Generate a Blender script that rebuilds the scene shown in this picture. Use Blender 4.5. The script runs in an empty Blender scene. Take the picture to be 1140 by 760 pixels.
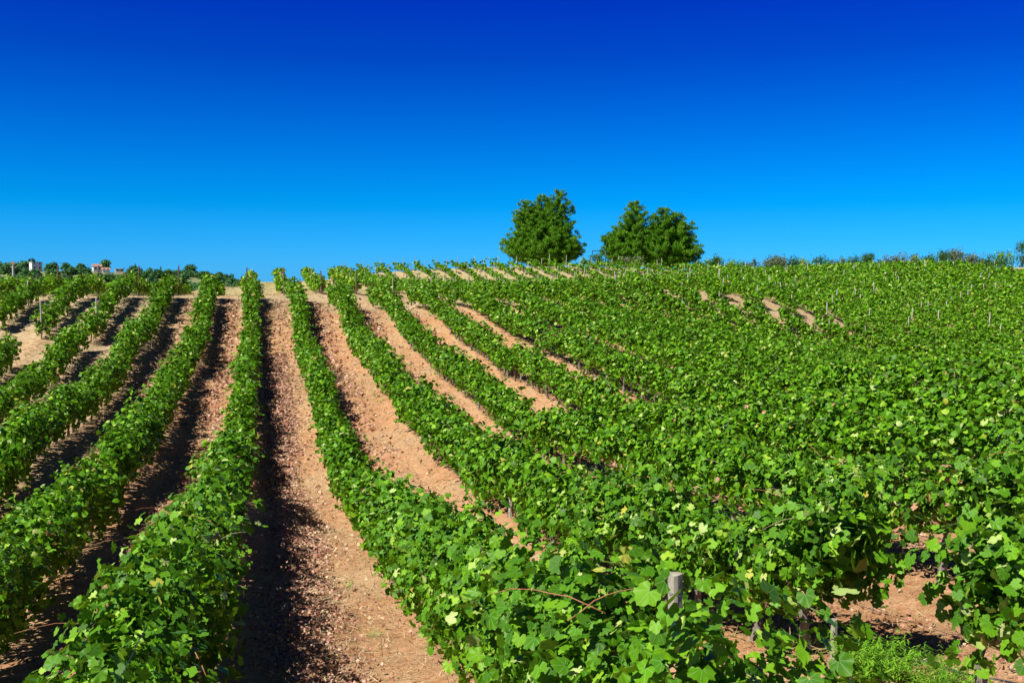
import bpy, math, random
import numpy as np
from mathutils import Vector, Matrix, Euler

R = math.radians
rng = np.random.default_rng(7)
random.seed(7)
S = bpy.context.scene
COL = S.collection

# ------------------------------------------------------------ camera
FPX, W0, H0 = 1108.0, 1140.0, 760.0
YH, XV = 310.0, 296.0
PITCH = math.atan((380 - YH) / FPX)
YAW = math.atan((570 - XV) / FPX)
cam_d = bpy.data.cameras.new('camera')
cam = bpy.data.objects.new('camera', cam_d)
COL.objects.link(cam)
S.camera = cam
cam_d.sensor_width = 36.0
cam_d.lens = 36.0 * FPX / W0
cam_d.clip_start = 0.1
cam_d.clip_end = 12000
cam.location = (0, 0, 0)
cam.rotation_euler = (math.pi / 2 - PITCH, 0, -YAW)

# ------------------------------------------------------------ sky, sun, exposure
SUN_EL, SUN_BACK = R(49), R(22)
sun_vec = Vector((-math.cos(SUN_EL) * math.cos(SUN_BACK), -math.cos(SUN_EL) * math.sin(SUN_BACK), math.sin(SUN_EL)))
world = bpy.data.worlds.new('World')
S.world = world
world.use_nodes = True
wn, wl = world.node_tree.nodes, world.node_tree.links
wn.clear()
w_out = wn.new('ShaderNodeOutputWorld')
w_bg = wn.new('ShaderNodeBackground')
w_sky = wn.new('ShaderNodeTexSky')
w_sky.sky_type = 'NISHITA'
w_sky.sun_disc = False
w_sky.sun_elevation = SUN_EL
w_sky.sun_rotation = math.atan2(sun_vec.x, sun_vec.y)
w_sky.altitude = 300
w_sky.air_density = 1.0
w_sky.dust_density = 0.2
w_sky.ozone_density = 3.0
w_bg.inputs['Strength'].default_value = 0.075
tc = wn.new('ShaderNodeTexCoord')
sp = wn.new('ShaderNodeSeparateXYZ')
rp = wn.new('ShaderNodeValToRGB')
mx = wn.new('ShaderNodeMix'); mx.data_type = 'RGBA'; mx.blend_type = 'MULTIPLY'
mx.inputs['Factor'].default_value = 1.0
SKY_TINT = [(0.0, (0.10, 0.64, 1.7)), (0.036, (0.042, 0.56, 1.43)), (0.072, (0.001, 0.50, 1.2)), (0.144, (0.0, 0.33, 1.05)), (0.21, (0.0, 0.18, 0.93)), (0.278, (0.0, 0.10, 0.97)), (0.5, (0.0, 0.03, 0.30)), (1.0, (0.01, 0.05, 0.22))]
els = rp.color_ramp.elements
while len(els) > 1:
    els.remove(els[-1])
els[0].position = SKY_TINT[0][0]; els[0].color = (*SKY_TINT[0][1], 1)
for p_, c_ in SKY_TINT[1:]:
    e_ = els.new(p_); e_.color = (*c_, 1)
wl.new(tc.outputs['Generated'], sp.inputs[0])
wl.new(sp.outputs['Z'], rp.inputs['Fac'])
wl.new(w_sky.outputs['Color'], mx.inputs['A'])
wl.new(rp.outputs['Color'], mx.inputs['B'])
wl.new(mx.outputs['Result'], w_bg.inputs['Color'])
wl.new(w_bg.outputs[0], w_out.inputs['Surface'])

sl = bpy.data.lights.new('sun', 'SUN')
sl.energy = 5.0
sl.angle = R(0.5)
sl.color = (1.0, 0.95, 0.86)
sun = bpy.data.objects.new('sun', sl)
COL.objects.link(sun)
sun.rotation_euler = (-sun_vec).to_track_quat('-Z', 'Y').to_euler()
S.view_settings.view_transform = 'Standard'
S.view_settings.look = 'None'
S.view_settings.gamma = 1.0
S.view_settings.use_curve_mapping = False
S.view_settings.exposure = 0.6
S.render.engine = 'CYCLES'
S.cycles.max_bounces = 5
S.cycles.diffuse_bounces = 2
S.cycles.transmission_bounces = 3
S.cycles.caustics_reflective = False
S.cycles.caustics_refractive = False

# ------------------------------------------------------------ picture measurements -> points of the place
CP = Matrix.Rotation(-YAW, 3, 'Z') @ Matrix.Rotation(-PITCH, 3, 'X')
def ray(px, py):
    v = CP @ Vector(((px - W0 / 2) / FPX, 1.0, -(py - H0 / 2) / FPX))
    return v
def at_row(px, py, X):
    v = ray(px, py); return v * (X / v.x)
def at_d(px, py, d):
    v = ray(px, py); return v * (d / v.y)
def cam_px(x, y, z):
    v = CP.transposed() @ Vector((x, y, z))
    return (W0 / 2 + FPX * v.x / v.y, H0 / 2 - FPX * v.z / v.y)

ctl = []
FOOT, TOP = -0.30, -1.50
for X, off, pts in [
    (1.7, FOOT, [(333, 410), (350, 483), (362, 534), (382, 582), (413, 637), (464, 705)]),
    (4.7, FOOT, [(377, 345), (400, 403), (427, 437), (467, 487), (512, 538), (547, 568)]),
    (7.7, FOOT, [(410, 340), (460, 393), (533, 460), (577, 500)]),
    (10.7, FOOT, [(507, 380), (553, 417), (650, 470)]),
    (13.7, FOOT, [(580, 380), (637, 408), (673, 427)]),
    (16.7, FOOT, [(667, 387), (692, 398)]),
    (-0.9, TOP, [(253, 487), (225, 560), (190, 640), (140, 740)]),
    (-3.9, TOP, [(220, 367), (200, 397), (173, 443), (133, 487), (110, 530), (50, 570), (0, 620)]),
    (-6.9, TOP, [(150, 360), (133, 397), (97, 430), (43, 457)]),
    (-9.9, TOP, [(133, 313), (103, 353), (60, 393), (17, 430)]),
    (-12.9, TOP, [(60, 337), (17, 377)]),
    (2.1, TOP, [(740, 700), (845, 775)]),
    (5.1, -0.02, [(900, 738), (862, 730)]),
    (8.1, -0.02, [(1045, 652)]),
    (11.1, TOP, [(1140, 480)]), (17.1, TOP, [(1140, 435)]), (23.1, TOP, [(1140, 402)]),
]:
    for px, py in pts:
        p = at_row(px, py, X); ctl.append((p.x, p.y, p.z + off))
for d, off, pts in [
    (82, 0, [(-60, 334), (0, 334), (60, 331), (130, 330), (200, 330), (282, 330), (325, 330), (370, 330), (411, 331)]),
    (70, -1.7, [(540, 318), (620, 315), (720, 320), (807, 339), (873, 359), (920, 362), (1060, 372), (1160, 375)]),
    (77, 0, [(770, 328), (825, 338), (878, 348), (912, 357), (947, 367)]),
    (88, 0, [(60, 329), (200, 328), (320, 329), (400, 329), (470, 333), (540, 334), (620, 334)]),
    (112, 0, [(300, 317), (340, 315), (380, 314), (440, 326), (520, 329), (620, 329), (700, 330)]), (140, 0, [(400, 306), (370, 310)]),
    (130, 0, [(450, 320), (520, 320), (620, 319), (700, 319)]), (149, 0, [(440, 303), (480, 302), (550, 299.5), (620, 299), (700, 300)]),
    
    (100, -1.1, [(-60, 327), (50, 327), (150, 326), (240, 324)]),
    (140, -.6, [(780, 304), (850, 304), (950, 300), (1060, 297), (1160, 294)]),
    (100, -1.2, [(850, 322), (950, 330), (1060, 330), (1160, 330)]),
    (160, -1.0, [(850, 303), (950, 299), (1160, 294), (1100, 295)]), (175, 0, [(620, 303), (450, 309), (740, 304)]),
    (150, 0, [(300, 330), (200, 335), (50, 335)]),
]:
    for px, py in pts:
        p = at_d(px, py, d); ctl.append((p.x, p.y, p.z + off))
ctl += [(-1, 1, -3.3), (-6, 3, -4.3), (6, 2, -3.0), (3, 2.5, -3.3), (-10, 8, -4.9), (12, 5, -3.1), (20, 10, -3.0)]
ctl += [(-60, 220, -11), (0, 220, -9), (60, 220, -6), (140, 220, -3), (-150, 400, -15), (100, 400, -14), (300, 400, -12)]
ctl = np.array(ctl)

def warp(X, Y):
    Y = np.maximum(Y, 0.5)
    return np.stack([X / (Y + 14.0) * 1.3, np.log(Y + 14.0)], -1)
_cw = warp(ctl[:, 0], ctl[:, 1])
def _phi(r2):
    return 0.5 * r2 * np.log(r2 + 1e-12)
def _fit(P, z, lam=0.0004):
    n = len(P)
    K = _phi(((P[:, None] - P[None]) ** 2).sum(-1)) + lam * np.eye(n)
    Q = np.concatenate([np.ones((n, 1)), P], 1)
    A = np.block([[K, Q], [Q.T, np.zeros((3, 3))]])
    s = np.linalg.solve(A, np.concatenate([z, np.zeros(3)]))
    return s[:n], s[n:]
_w, _a = _fit(_cw, ctl[:, 2])
def macro(X, Y):
    X = np.atleast_1d(np.asarray(X, float)); Y = np.atleast_1d(np.asarray(Y, float))
    shp = np.broadcast(X, Y).shape
    X = np.broadcast_to(X, shp).ravel(); Y = np.broadcast_to(Y, shp).ravel()
    Yc = np.clip(Y, 1.0, 260)
    Xc = np.clip(X, -0.95 * (Yc + 18), 1.35 * (Yc + 12))
    P = warp(Xc, Yc)
    out = np.empty(len(P))
    for i in range(0, len(P), 20000):
        q = P[i:i + 20000]
        r2 = ((q[:, None] - _cw[None]) ** 2).sum(-1)
        out[i:i + 20000] = _phi(r2) @ _w + _a[0] + q @ _a[1:]
    far = np.clip((Y - 185) / 140, 0, 1); far = far * far * (3 - 2 * far)
    out = out * (1 - far) + (-15.0) * far
    out = np.maximum(out, -16)
    return out.reshape(shp)

ROW0, SP = 2.1, 3.0           # front block: row k at X = ROW0 + SP*k
REAR0 = 1.5
def track_y(X):
    return np.interp(X, [-40, 15, 30, 50], [80, 80, 76, 73])
def fbm2(X, Y, freq, seed, octs=3):
    r = np.random.default_rng(seed); o = 0; a = 1.0
    for _ in range(octs):
        for _ in range(4):
            th = r.uniform(0, math.tau); ph = r.uniform(0, math.tau); f = freq * r.uniform(.7, 1.4)
            o = o + a * np.sin(f * (X * math.cos(th) + Y * math.sin(th)) + ph) / 4
        freq *= 2.1; a *= .55
    return o
def ground(X, Y, detail=False):
    X = np.asarray(X, float); Y = np.asarray(Y, float)
    z = macro(X, Y)
    z = z.reshape(np.broadcast(X, Y).shape) if z.shape != np.broadcast(X, Y).shape else z
    ty = track_y(X)
    front = 1 / (1 + np.exp((Y - ty + 2) / .5)) * (Y > 1)
    rear = 1 / (1 + np.exp(-(Y - ty - 5) / .5)) * (Y < 156)
    dx = (X - ROW0 + SP / 2) % SP - SP / 2
    dxr = (X - REAR0 + SP / 2) % SP - SP / 2
    z = z + 0.13 * np.exp(-(dx / .42) ** 2) * front + 0.12 * np.exp(-(dxr / .45) ** 2) * rear
    z = z - 0.035 * np.exp(-((np.abs(dx) - .95) / .22) ** 2) * front
    return z
def gz(x, y):
    return float(ground(np.array([x]), np.array([y]))[0])

# ------------------------------------------------------------ materials
def mat(name):
    m = bpy.data.materials.new(name); m.use_nodes = True
    nt = m.node_tree
    return m, nt, nt.nodes['Principled BSDF']
def noise(nt, scale, detail=4, rough=.6, vec=None):
    n = nt.nodes.new('ShaderNodeTexNoise'); n.inputs['Scale'].default_value = scale
    n.inputs['Detail'].default_value = detail; n.inputs['Roughness'].default_value = rough
    if vec: nt.links.new(vec, n.inputs['Vector'])
    return n.outputs['Fac']
def ramp(nt, src, stops, interp='LINEAR'):
    r = nt.nodes.new('ShaderNodeValToRGB'); r.color_ramp.interpolation = interp
    e = r.color_ramp.elements
    e[0].position = stops[0][0]; e[0].color = (*stops[0][1], 1)
    e[1].position = stops[-1][0]; e[1].color = (*stops[-1][1], 1)
    for p, c in stops[1:-1]:
        q = e.new(p); q.color = (*c, 1)
    nt.links.new(src, r.inputs['Fac'])
    return r.outputs['Color']
def mix(nt, fac, a, b, mode='MIX'):
    m = nt.nodes.new('ShaderNodeMix'); m.data_type = 'RGBA'; m.blend_type = mode
    for s, v in (('Factor', fac), ('A', a), ('B', b)):
        if isinstance(v, (int, float)): m.inputs[s].default_value = v
        elif isinstance(v, tuple): m.inputs[s].default_value = (*v, 1)
        else: nt.links.new(v, m.inputs[s])
    return m.outputs['Result']
def bump(nt, bsdf, h, strength=.4, dist=.02):
    b = nt.nodes.new('ShaderNodeBump'); b.inputs['Strength'].default_value = strength; b.inputs['Distance'].default_value = dist
    nt.links.new(h, b.inputs['Height']); nt.links.new(b.outputs[0], bsdf.inputs['Normal'])
def mapping(nt, scale=(1, 1, 1)):
    t = nt.nodes.new('ShaderNodeTexCoord'); m = nt.nodes.new('ShaderNodeMapping'); m.inputs['Scale'].default_value = scale
    nt.links.new(t.outputs['Object'], m.inputs['Vector']); return m.outputs[0]

def leaf_material(name, stops, trans=(.26, .46, .01), tfac=.2, rough=.5, spec=.2, veins=False):
    m, nt, b = mat(name)
    a = nt.nodes.new('ShaderNodeAttribute'); a.attribute_name = 'tone'
    c = ramp(nt, a.outputs['Fac'], stops)
    if veins:
        def M(op, *ins):
            q = nt.nodes.new('ShaderNodeMath'); q.operation = op
            for i_, v_ in enumerate(ins):
                if isinstance(v_, (int, float)): q.inputs[i_].default_value = v_
                else: nt.links.new(v_, q.inputs[i_])
            return q.outputs[0]
        lu = nt.nodes.new('ShaderNodeAttribute'); lu.attribute_name = 'lu'
        lv = nt.nodes.new('ShaderNodeAttribute'); lv.attribute_name = 'lv'
        ax = M('ABSOLUTE', lu.outputs['Fac']); yy = M('ADD', lv.outputs['Fac'], .12)
        best = None
        for a_ in (0, 48, 100):
            dd = M('ABSOLUTE', M('SUBTRACT', M('MULTIPLY', ax, math.cos(R(a_))), M('MULTIPLY', yy, math.sin(R(a_)))))
            al = M('ADD', M('MULTIPLY', ax, math.sin(R(a_))), M('MULTIPLY', yy, math.cos(R(a_))))
            dd = M('ADD', dd, M('MULTIPLY', M('LESS_THAN', al, 0.0), 1.0))
            best = dd if best is None else M('MINIMUM', best, dd)
        vm = M('MULTIPLY', M('LESS_THAN', best, .015), .22)
        rr_ = M('MULTIPLY', M('ADD', M('MULTIPLY', ax, ax), M('MULTIPLY', lv.outputs['Fac'], lv.outputs['Fac'])), .8)
        c = mix(nt, rr_, c, (.16, .30, .01))
        c = mix(nt, vm, c, (.42, .56, .20))
    nt.links.new(c, b.inputs['Base Color'])
    b.inputs['Roughness'].default_value = rough
    b.inputs['Specular IOR Level'].default_value = spec
    if tfac > 0:
        t = nt.nodes.new('ShaderNodeBsdfTranslucent')
        tcol = mix(nt, .65, c, trans)
        nt.links.new(tcol, t.inputs['Color'])
        ms = nt.nodes.new('ShaderNodeMixShader'); ms.inputs[0].default_value = tfac
        nt.links.new(b.outputs[0], ms.inputs[1]); nt.links.new(t.outputs[0], ms.inputs[2])
        nt.links.new(ms.outputs[0], nt.nodes['Material Output'].inputs['Surface'])
    return m
VINE = [(0.0, (.018, .075, .002)), (0.30, (.042, .165, .003)), (0.55, (.095, .275, .005)), (0.78, (.18, .40, .010)), (0.90, (.30, .49, .03)),
        (0.955, (.46, .58, .20)), (0.975, (.46, .44, .03)), (0.984, (.50, .26, .18)), (1.0, (.50, .20, .13))]
M_leaf = leaf_material('vine_leaf', VINE, veins=True)
M_leaf_pale = leaf_material('vine_leaf_yellowish', [(p, tuple(min(1, c * k) for c, k in zip(col, (1.35, 1.15, 1.0)))) for p, col in VINE], trans=(.3, .45, .03))
M_pine = leaf_material('pine_needle', [(0, (.03, .12, .004)), (.4, (.075, .23, .006)), (.75, (.14, .34, .010)), (1, (.22, .44, .03))], tfac=.25, rough=.6, spec=.2)
M_bush = leaf_material('bush_leaf', [(0, (.015, .06, .008)), (.5, (.04, .13, .015)), (1, (.11, .22, .04))], tfac=.15, rough=.6, spec=.2)
M_olive = leaf_material('olive_leaf', [(0, (.05, .085, .035)), (.5, (.11, .15, .06)), (1, (.22, .26, .13))], tfac=.12, rough=.6, spec=.2)
M_far = leaf_material('far_tree_leaf', [(0, (.025, .085, .035)), (.5, (.055, .16, .05)), (1, (.12, .25, .08))], tfac=.1, rough=.7, spec=.1)
M_weed = leaf_material('weed_leaf', [(0, (.07, .22, .015)), (.5, (.15, .36, .02)), (1, (.30, .52, .05))], trans=(.35, .6, .03), tfac=.3)
M_dead = leaf_material('dead_leaf', [(0, (.24, .11, .08)), (.3, (.40, .19, .13)), (.6, (.48, .25, .17)), (.82, (.60, .40, .29)), (1, (.58, .46, .28))], tfac=0, rough=.7, spec=.2)
M_straw = leaf_material('straw', [(0, (.20, .14, .07)), (.5, (.40, .31, .17)), (1, (.60, .50, .32))], tfac=0, rough=.7, spec=.2)
M_drygrass = leaf_material('dry_grass_blade', [(0, (.22, .17, .07)), (.6, (.40, .33, .15)), (.8, (.20, .26, .05)), (1, (.50, .42, .22))], tfac=0, rough=.7, spec=.2)

def soil_material():
    m, nt, b = mat('soil')
    g = nt.nodes.new('ShaderNodeNewGeometry'); pos = g.outputs['Position']
    big = noise(nt, .35, 4, .55, pos); mid = noise(nt, 2.2, 6, .65, pos); fine = noise(nt, 22, 5, .7, pos)
    mp = nt.nodes.new('ShaderNodeMapping'); mp.inputs['Scale'].default_value = (3.0, 9.0, 3.0); nt.links.new(pos, mp.inputs[0])
    streak = noise(nt, 1.6, 6, .7, mp.outputs[0])
    c = ramp(nt, mid, [(.28, (.32, .145, .065)), (.45, (.49, .245, .115)), (.6, (.59, .335, .175)), (.75, (.66, .44, .27))])
    c2 = ramp(nt, streak, [(.32, (.22, .10, .05)), (.5, (.52, .29, .14)), (.68, (.66, .48, .30))])
    c = mix(nt, .42, c, c2)
    # dry straw patches
    sfac = nt.nodes.new('ShaderNodeMath'); sfac.operation = 'MULTIPLY'
    nt.links.new(ramp(nt, big, [(.45, (0, 0, 0)), (.62, (1, 1, 1))]), sfac.inputs[0]); sfac.inputs[1].default_value = .45
    c = mix(nt, sfac.outputs[0], c, (.50, .37, .21))
    # litter-stained band
    a = nt.nodes.new('ShaderNodeAttribute'); a.attribute_name = 'litter'
    lf = nt.nodes.new('ShaderNodeMath'); lf.operation = 'MULTIPLY'
    nt.links.new(a.outputs['Fac'], lf.inputs[0]); nt.links.new(ramp(nt, streak, [(.38, (.1, .1, .1)), (.6, (1, 1, 1))]), lf.inputs[1])
    red = ramp(nt, fine, [(.35, (.22, .06, .04)), (.55, (.42, .15, .11)), (.7, (.55, .28, .21))])
    c = mix(nt, lf.outputs[0], c, red)
    # pale dry soil / grass
    a2 = nt.nodes.new('ShaderNodeAttribute'); a2.attribute_name = 'dry'
    dry = ramp(nt, mid, [(.3, (.33, .24, .13)), (.5, (.50, .38, .22)), (.7, (.58, .47, .31))])
    c = mix(nt, a2.outputs['Fac'], c, dry)
    a3 = nt.nodes.new('ShaderNodeAttribute'); a3.attribute_name = 'grassy'
    gr = ramp(nt, mid, [(.3, (.24, .24, .08)), (.5, (.36, .33, .14)), (.7, (.48, .42, .22))])
    c = mix(nt, a3.outputs['Fac'], c, gr)
    sp_ = ramp(nt, fine, [(.30, (.45, .42, .40)), (.46, (1, 1, 1))])
    c = mix(nt, .75, c, sp_, 'MULTIPLY')
    nt.links.new(c, b.inputs['Base Color'])
    b.inputs['Roughness'].default_value = .95; b.inputs['Specular IOR Level'].default_value = .1
    hh = nt.nodes.new('ShaderNodeMath'); hh.operation = 'ADD'
    nt.links.new(fine, hh.inputs[0]); nt.links.new(streak, hh.inputs[1])
    bump(nt, b, hh.outputs[0], .9, .05)
    return m
M_soil = soil_material()

def simple(name, c1, c2, scale, rough=.8, bumpd=.01, stretch=(1, 1, 1), spec=.3, metal=0):
    m, nt, b = mat(name)
    n = noise(nt, scale, 5, .65, mapping(nt, stretch))
    nt.links.new(ramp(nt, n, [(.3, c1), (.7, c2)]), b.inputs['Base Color'])
    b.inputs['Roughness'].default_value = rough; b.inputs['Specular IOR Level'].default_value = spec; b.inputs['Metallic'].default_value = metal
    if bumpd: bump(nt, b, n, .6, bumpd)
    return m
M_bark = simple('vine_bark', (.10, .085, .07), (.30, .26, .22), 30, .9, .01, (1, 1, .15))
M_pinebark = simple('pine_bark', (.10, .07, .05), (.24, .18, .13), 6, .9, .02, (1, 1, .3))
M_cane = simple('cane_bark', (.26, .09, .04), (.45, .22, .11), 20, .6, 0)
M_twig = simple('twig', (.30, .22, .13), (.48, .38, .24), 20, .8, 0)
M_postgrey = simple('weathered_post_wood', (.20, .185, .14), (.44, .41, .31), 14, .9, .004, (4, 4, .4))
M_postbrown = simple('brown_post_wood', (.09, .055, .04), (.20, .13, .10), 10, .9, .004, (4, 4, .4))
M_postpale = simple('pale_post_wood', (.38, .36, .31), (.56, .53, .46), 8, .9, .004, (4, 4, .4))
M_wire = simple('wire_steel', (.25, .25, .25), (.4, .4, .4), 5, .4, 0, metal=1)
M_hose = simple('black_hose', (.012, .016, .022), (.035, .05, .07), 5, .35, 0, spec=.6)
M_greenmetal = simple('dark_green_metal', (.012, .06, .05), (.02, .09, .07), 3, .5, 0)
M_white = simple('white_render', (.72, .70, .66), (.82, .80, .77), 1, .9, 0)
M_cream = simple('cream_render', (.62, .52, .38), (.70, .60, .45), 1, .9, 0)
M_tile = simple('red_tile', (.30, .17, .12), (.42, .27, .19), 2, .9, 0)
M_glass = simple('dark_window', (.03, .04, .05), (.05, .07, .09), 1, .2, 0, spec=.6)
M_stone = simple('stone', (.38, .26, .16), (.62, .50, .36), 6, .9, .01)

# ------------------------------------------------------------ object helpers
def tag(o, label=None, cat=None, group=None, kind=None):
    if label: o['label'] = label
    if cat: o['category'] = cat
    if group: o['group'] = group
    if kind: o['kind'] = kind
    return o
def empty(name, loc, rz=0):
    o = bpy.data.objects.new(name, None); COL.objects.link(o); o.location = loc; o.rotation_euler = (0, 0, rz)
    o.empty_display_size = .2
    return o
def link(name, me, parent=None, loc=(0, 0, 0), rot=(0, 0, 0), scale=(1, 1, 1)):
    o = bpy.data.objects.new(name, me); COL.objects.link(o)
    o.location = loc; o.rotation_euler = rot; o.scale = scale
    if parent: o.parent = parent
    return o
def np_mesh(name, V, F, m, tone=None, smooth=False, attrs=None):
    """V (n,3); F list of (faces (k,m)) arrays of equal size polygons"""
    me = bpy.data.meshes.new(name)
    me.vertices.add(len(V)); me.vertices.foreach_set('co', np.ascontiguousarray(V, dtype=np.float32).ravel())
    loops = np.concatenate([f.ravel() for f in F]).astype(np.int32)
    tot = np.concatenate([np.full(len(f), f.shape[1], np.int32) for f in F])
    st = np.concatenate([[0], np.cumsum(tot)[:-1]]).astype(np.int32)
    me.loops.add(len(loops)); me.loops.foreach_set('vertex_index', loops)
    me.polygons.add(len(tot)); me.polygons.foreach_set('loop_start', st)
    try: me.polygons.foreach_set('loop_total', tot)
    except Exception: pass
    me.update(calc_edges=True)
    if tone is not None:
        at = me.attributes.new('tone', 'FLOAT', 'FACE'); at.data.foreach_set('value', tone.astype(np.float32))
    if attrs:
        for k, v in attrs.items():
            at = me.attributes.new(k, 'FLOAT', 'POINT'); at.data.foreach_set('value', v.astype(np.float32))
    if smooth: me.polygons.foreach_set('use_smooth', np.ones(len(tot), bool))
    me.materials.append(m)
    return me
class MB:
    def __init__(s): s.v = []; s.f = []
    def box(s, c, size, rot=None):
        b = len(s.v); x, y, z = (q / 2 for q in size)
        for dz in (-z, z):
            for dx, dy in ((-x, -y), (x, -y), (x, y), (-x, y)):
                p = Vector((dx, dy, dz))
                if rot: p = rot @ p
                s.v.append(tuple(p + Vector(c)))
        for q in ((0, 3, 2, 1), (4, 5, 6, 7), (0, 1, 5, 4), (1, 2, 6, 5), (2, 3, 7, 6), (3, 0, 4, 7)):
            s.f.append(tuple(b + i for i in q))
    def tube(s, pts, rad, n=8):
        pts = [Vector(p) for p in pts]
        if isinstance(rad, (int, float)): rad = [rad] * len(pts)
        b = len(s.v)
        for i, p in enumerate(pts):
            t = (pts[min(i + 1, len(pts) - 1)] - pts[max(i - 1, 0)]).normalized()
            a = t.orthogonal().normalized() if i == 0 else (a - t * a.dot(t)).normalized()
            c = t.cross(a)
            for k in range(n):
                an = math.tau * k / n
                s.v.append(tuple(p + (a * math.cos(an) + c * math.sin(an)) * rad[i]))
        for i in range(len(pts) - 1):
            for k in range(n):
                s.f.append((b + i * n + k, b + i * n + (k + 1) % n, b + (i + 1) * n + (k + 1) % n, b + (i + 1) * n + k))
        s.f.append(tuple(b + k for k in range(n))[::-1]); s.f.append(tuple(b + (len(pts) - 1) * n + k for k in range(n)))
    def mesh(s, name, m, smooth=False):
        me = bpy.data.meshes.new(name); me.from_pydata(s.v, [], s.f); me.materials.append(m)
        if smooth: me.polygons.foreach_set('use_smooth', [True] * len(me.polygons))
        me.update(); return me

# leaf templates (unit size, in the xy plane, y = tip, z = normal)
def lobed():
    ang = [-152, -134, -116, -98, -84, -68, -56, -40, -26, -13, 0, 13, 26, 40, 56, 68, 84, 98, 116, 134, 152]
    rad = [.36, .47, .45, .50, .42, .54, .53, .45, .53, .55, .62, .54, .53, .45, .54, .53, .42, .51, .45, .47, .36]
    v = [(0, -.05, 0)]
    for a, r in zip(ang, rad):
        x, y = r * math.sin(R(a)), r * math.cos(R(a))
        v.append((x, y, -.34 * abs(x) ** 1.2 - .55 * y * abs(y) * (1 if y > 0 else .4) + .07 + .05 * math.sin(a * .11)))
    f = [(0, i + 1, i) for i in range(1, len(ang))]
    return np.array(v), np.array(f)
def medium():
    v = [(0, -.3, 0), (.48, -.18, -.14), (.36, .32, -.12), (0, .58, -.16), (-.36, .32, -.12), (-.48, -.18, -.14), (0, .1, .05)]
    f = [(6, 0, 1), (6, 1, 2), (6, 2, 3), (6, 3, 4), (6, 4, 5), (6, 5, 0)]
    return np.array(v), np.array(f)
def small():
    v = [(0, -.42, 0), (.46, .02, -.12), (0, .52, 0), (-.46, .02, -.12)]
    return np.array(v), np.array([(0, 1, 2), (0, 2, 3)])
def blade():
    v = [(-.06, 0, 0), (.06, 0, 0), (.035, .6, .04), (0, 1, .15), (-.035, .6, .04)]
    return np.array(v), np.array([(0, 1, 2), (0, 2, 4), (4, 2, 3)])
LOB, MED, SML, BLD = lobed(), medium(), small(), blade()

def norm(a): return a / (np.linalg.norm(a, axis=-1, keepdims=True) + 1e-9)
def place(tpl, P, N, T, size, r=None):
    """instances of a template: centre P, normal N, tip direction T"""
    N = norm(N); T = norm(T - N * (T * N).sum(-1, keepdims=True)); Sx = np.cross(T, N)
    tv, tf = tpl
    sx = size * (1 if r is None else 1)
    cu = rng.uniform(-.4, 1.9, (len(P), 1, 1)) if len(tv) > 5 else 1.0
    V = (P[:, None] + size[:, None, None] * (tv[None, :, 0:1] * Sx[:, None] + tv[None, :, 1:2] * T[:, None] + cu * tv[None, :, 2:3] * N[:, None]))
    n, k = len(P), len(tv)
    F = tf[None] + (np.arange(n) * k)[:, None, None]
    return V.reshape(-1, 3), F.reshape(-1, tf.shape[1]), len(tf), np.tile(tv[:, 0], n), np.tile(tv[:, 1], n)
def leaf_cloud(name, P, N, T, size, tone, m, dist=None, lods=((17, LOB), (36, MED), (1e9, SML))):
    Vs, Fs, Ts, U1, U2 = [], [], [], [], []; off = 0; lo = -1
    if dist is None: dist = np.full(len(P), 1e8)
    for lim, tpl in lods:
        k = (dist > lo) & (dist <= lim); lo = lim
        if not k.any(): continue
        V, F, nf, u1, u2 = place(tpl, P[k], N[k], T[k], size[k])
        Vs.append(V); Fs.append(F + off); Ts.append(np.repeat(tone[k], nf)); off += len(V); U1.append(u1 if lim < 30 else u1 * 0 + .3); U2.append(u2 if lim < 30 else u2 * 0 + .3)
    return np_mesh(name, np.concatenate(Vs), [np.concatenate(Fs)], m, np.concatenate(Ts), smooth=True, attrs={'lu': np.concatenate(U1), 'lv': np.concatenate(U2)} if m is M_leaf else None)

# ------------------------------------------------------------ ground
def geo(a, b, s0, g):
    o = [a]; s = s0
    while o[-1] < b: o.append(o[-1] + s); s *= g
    return o
ys = [-400, -150, -60, -25, -10, -4] + geo(0, 5, .25, 1.0)[:-1] + geo(5, 4500, .07, 1.009)
xr = geo(12, 4500, .09, 1.035); xl = [-q + 4 for q in geo(12, 4500, .09, 1.04)][::-1]
xs = xl + list(np.arange(-8, 12, .07)[1:]) + xr
xs = np.array(sorted(set(np.round(xs, 3)))); ys = np.array(ys)
GX, GY = np.meshgrid(xs, ys)
GZ = ground(GX, GY)
near = np.clip(1 - GY / 110, 0, 1)
rr = np.random.default_rng(3)
clod = fbm2(GX, GY, 3.0, 11, 4) * .034 + fbm2(GX * .6, GY * 2.4, 11.0, 12, 3) * .022
GZ = GZ + clod * (0.35 + near) + (rr.random(GX.shape) - .5) * .012 * near
dxp = GX - .55 - .12 * np.sin(GY * .35)
litter = np.exp(-(dxp / .36) ** 2) * (GY < 60) * .6
litter = litter + .22 * np.exp(-((GX - 3.4) / .7) ** 2) * (GY < 78) + .2 * np.exp(-((GX - 6.6) / .8) ** 2) * (GY < 78) + .25 * np.exp(-((GX + 2.2) / .6) ** 2) * (GY < 75)
litter = np.clip(litter * (0.75 + .6 * fbm2(GX, GY, 1.1, 5)), 0, 1)
dry = np.clip((-GX - 3.5) / 6, 0, .75) * (GY < 85) + np.clip((GY - 66) / 14, 0, .8) * (GY < 200)
dry = np.clip(dry + .25 * fbm2(GX, GY, .8, 9) * (dry > .05), 0, 1)
tyy = track_y(GX)
grassy = np.clip((GY - tyy - 16) / 12, 0, 1) * np.clip(.55 + .7 * fbm2(GX, GY, .5, 21), 0, .9)
grassy = np.where(GY > 180, 1, grassy)
ny, nx = GX.shape
idx = np.arange(nx * ny).reshape(ny, nx)
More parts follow.
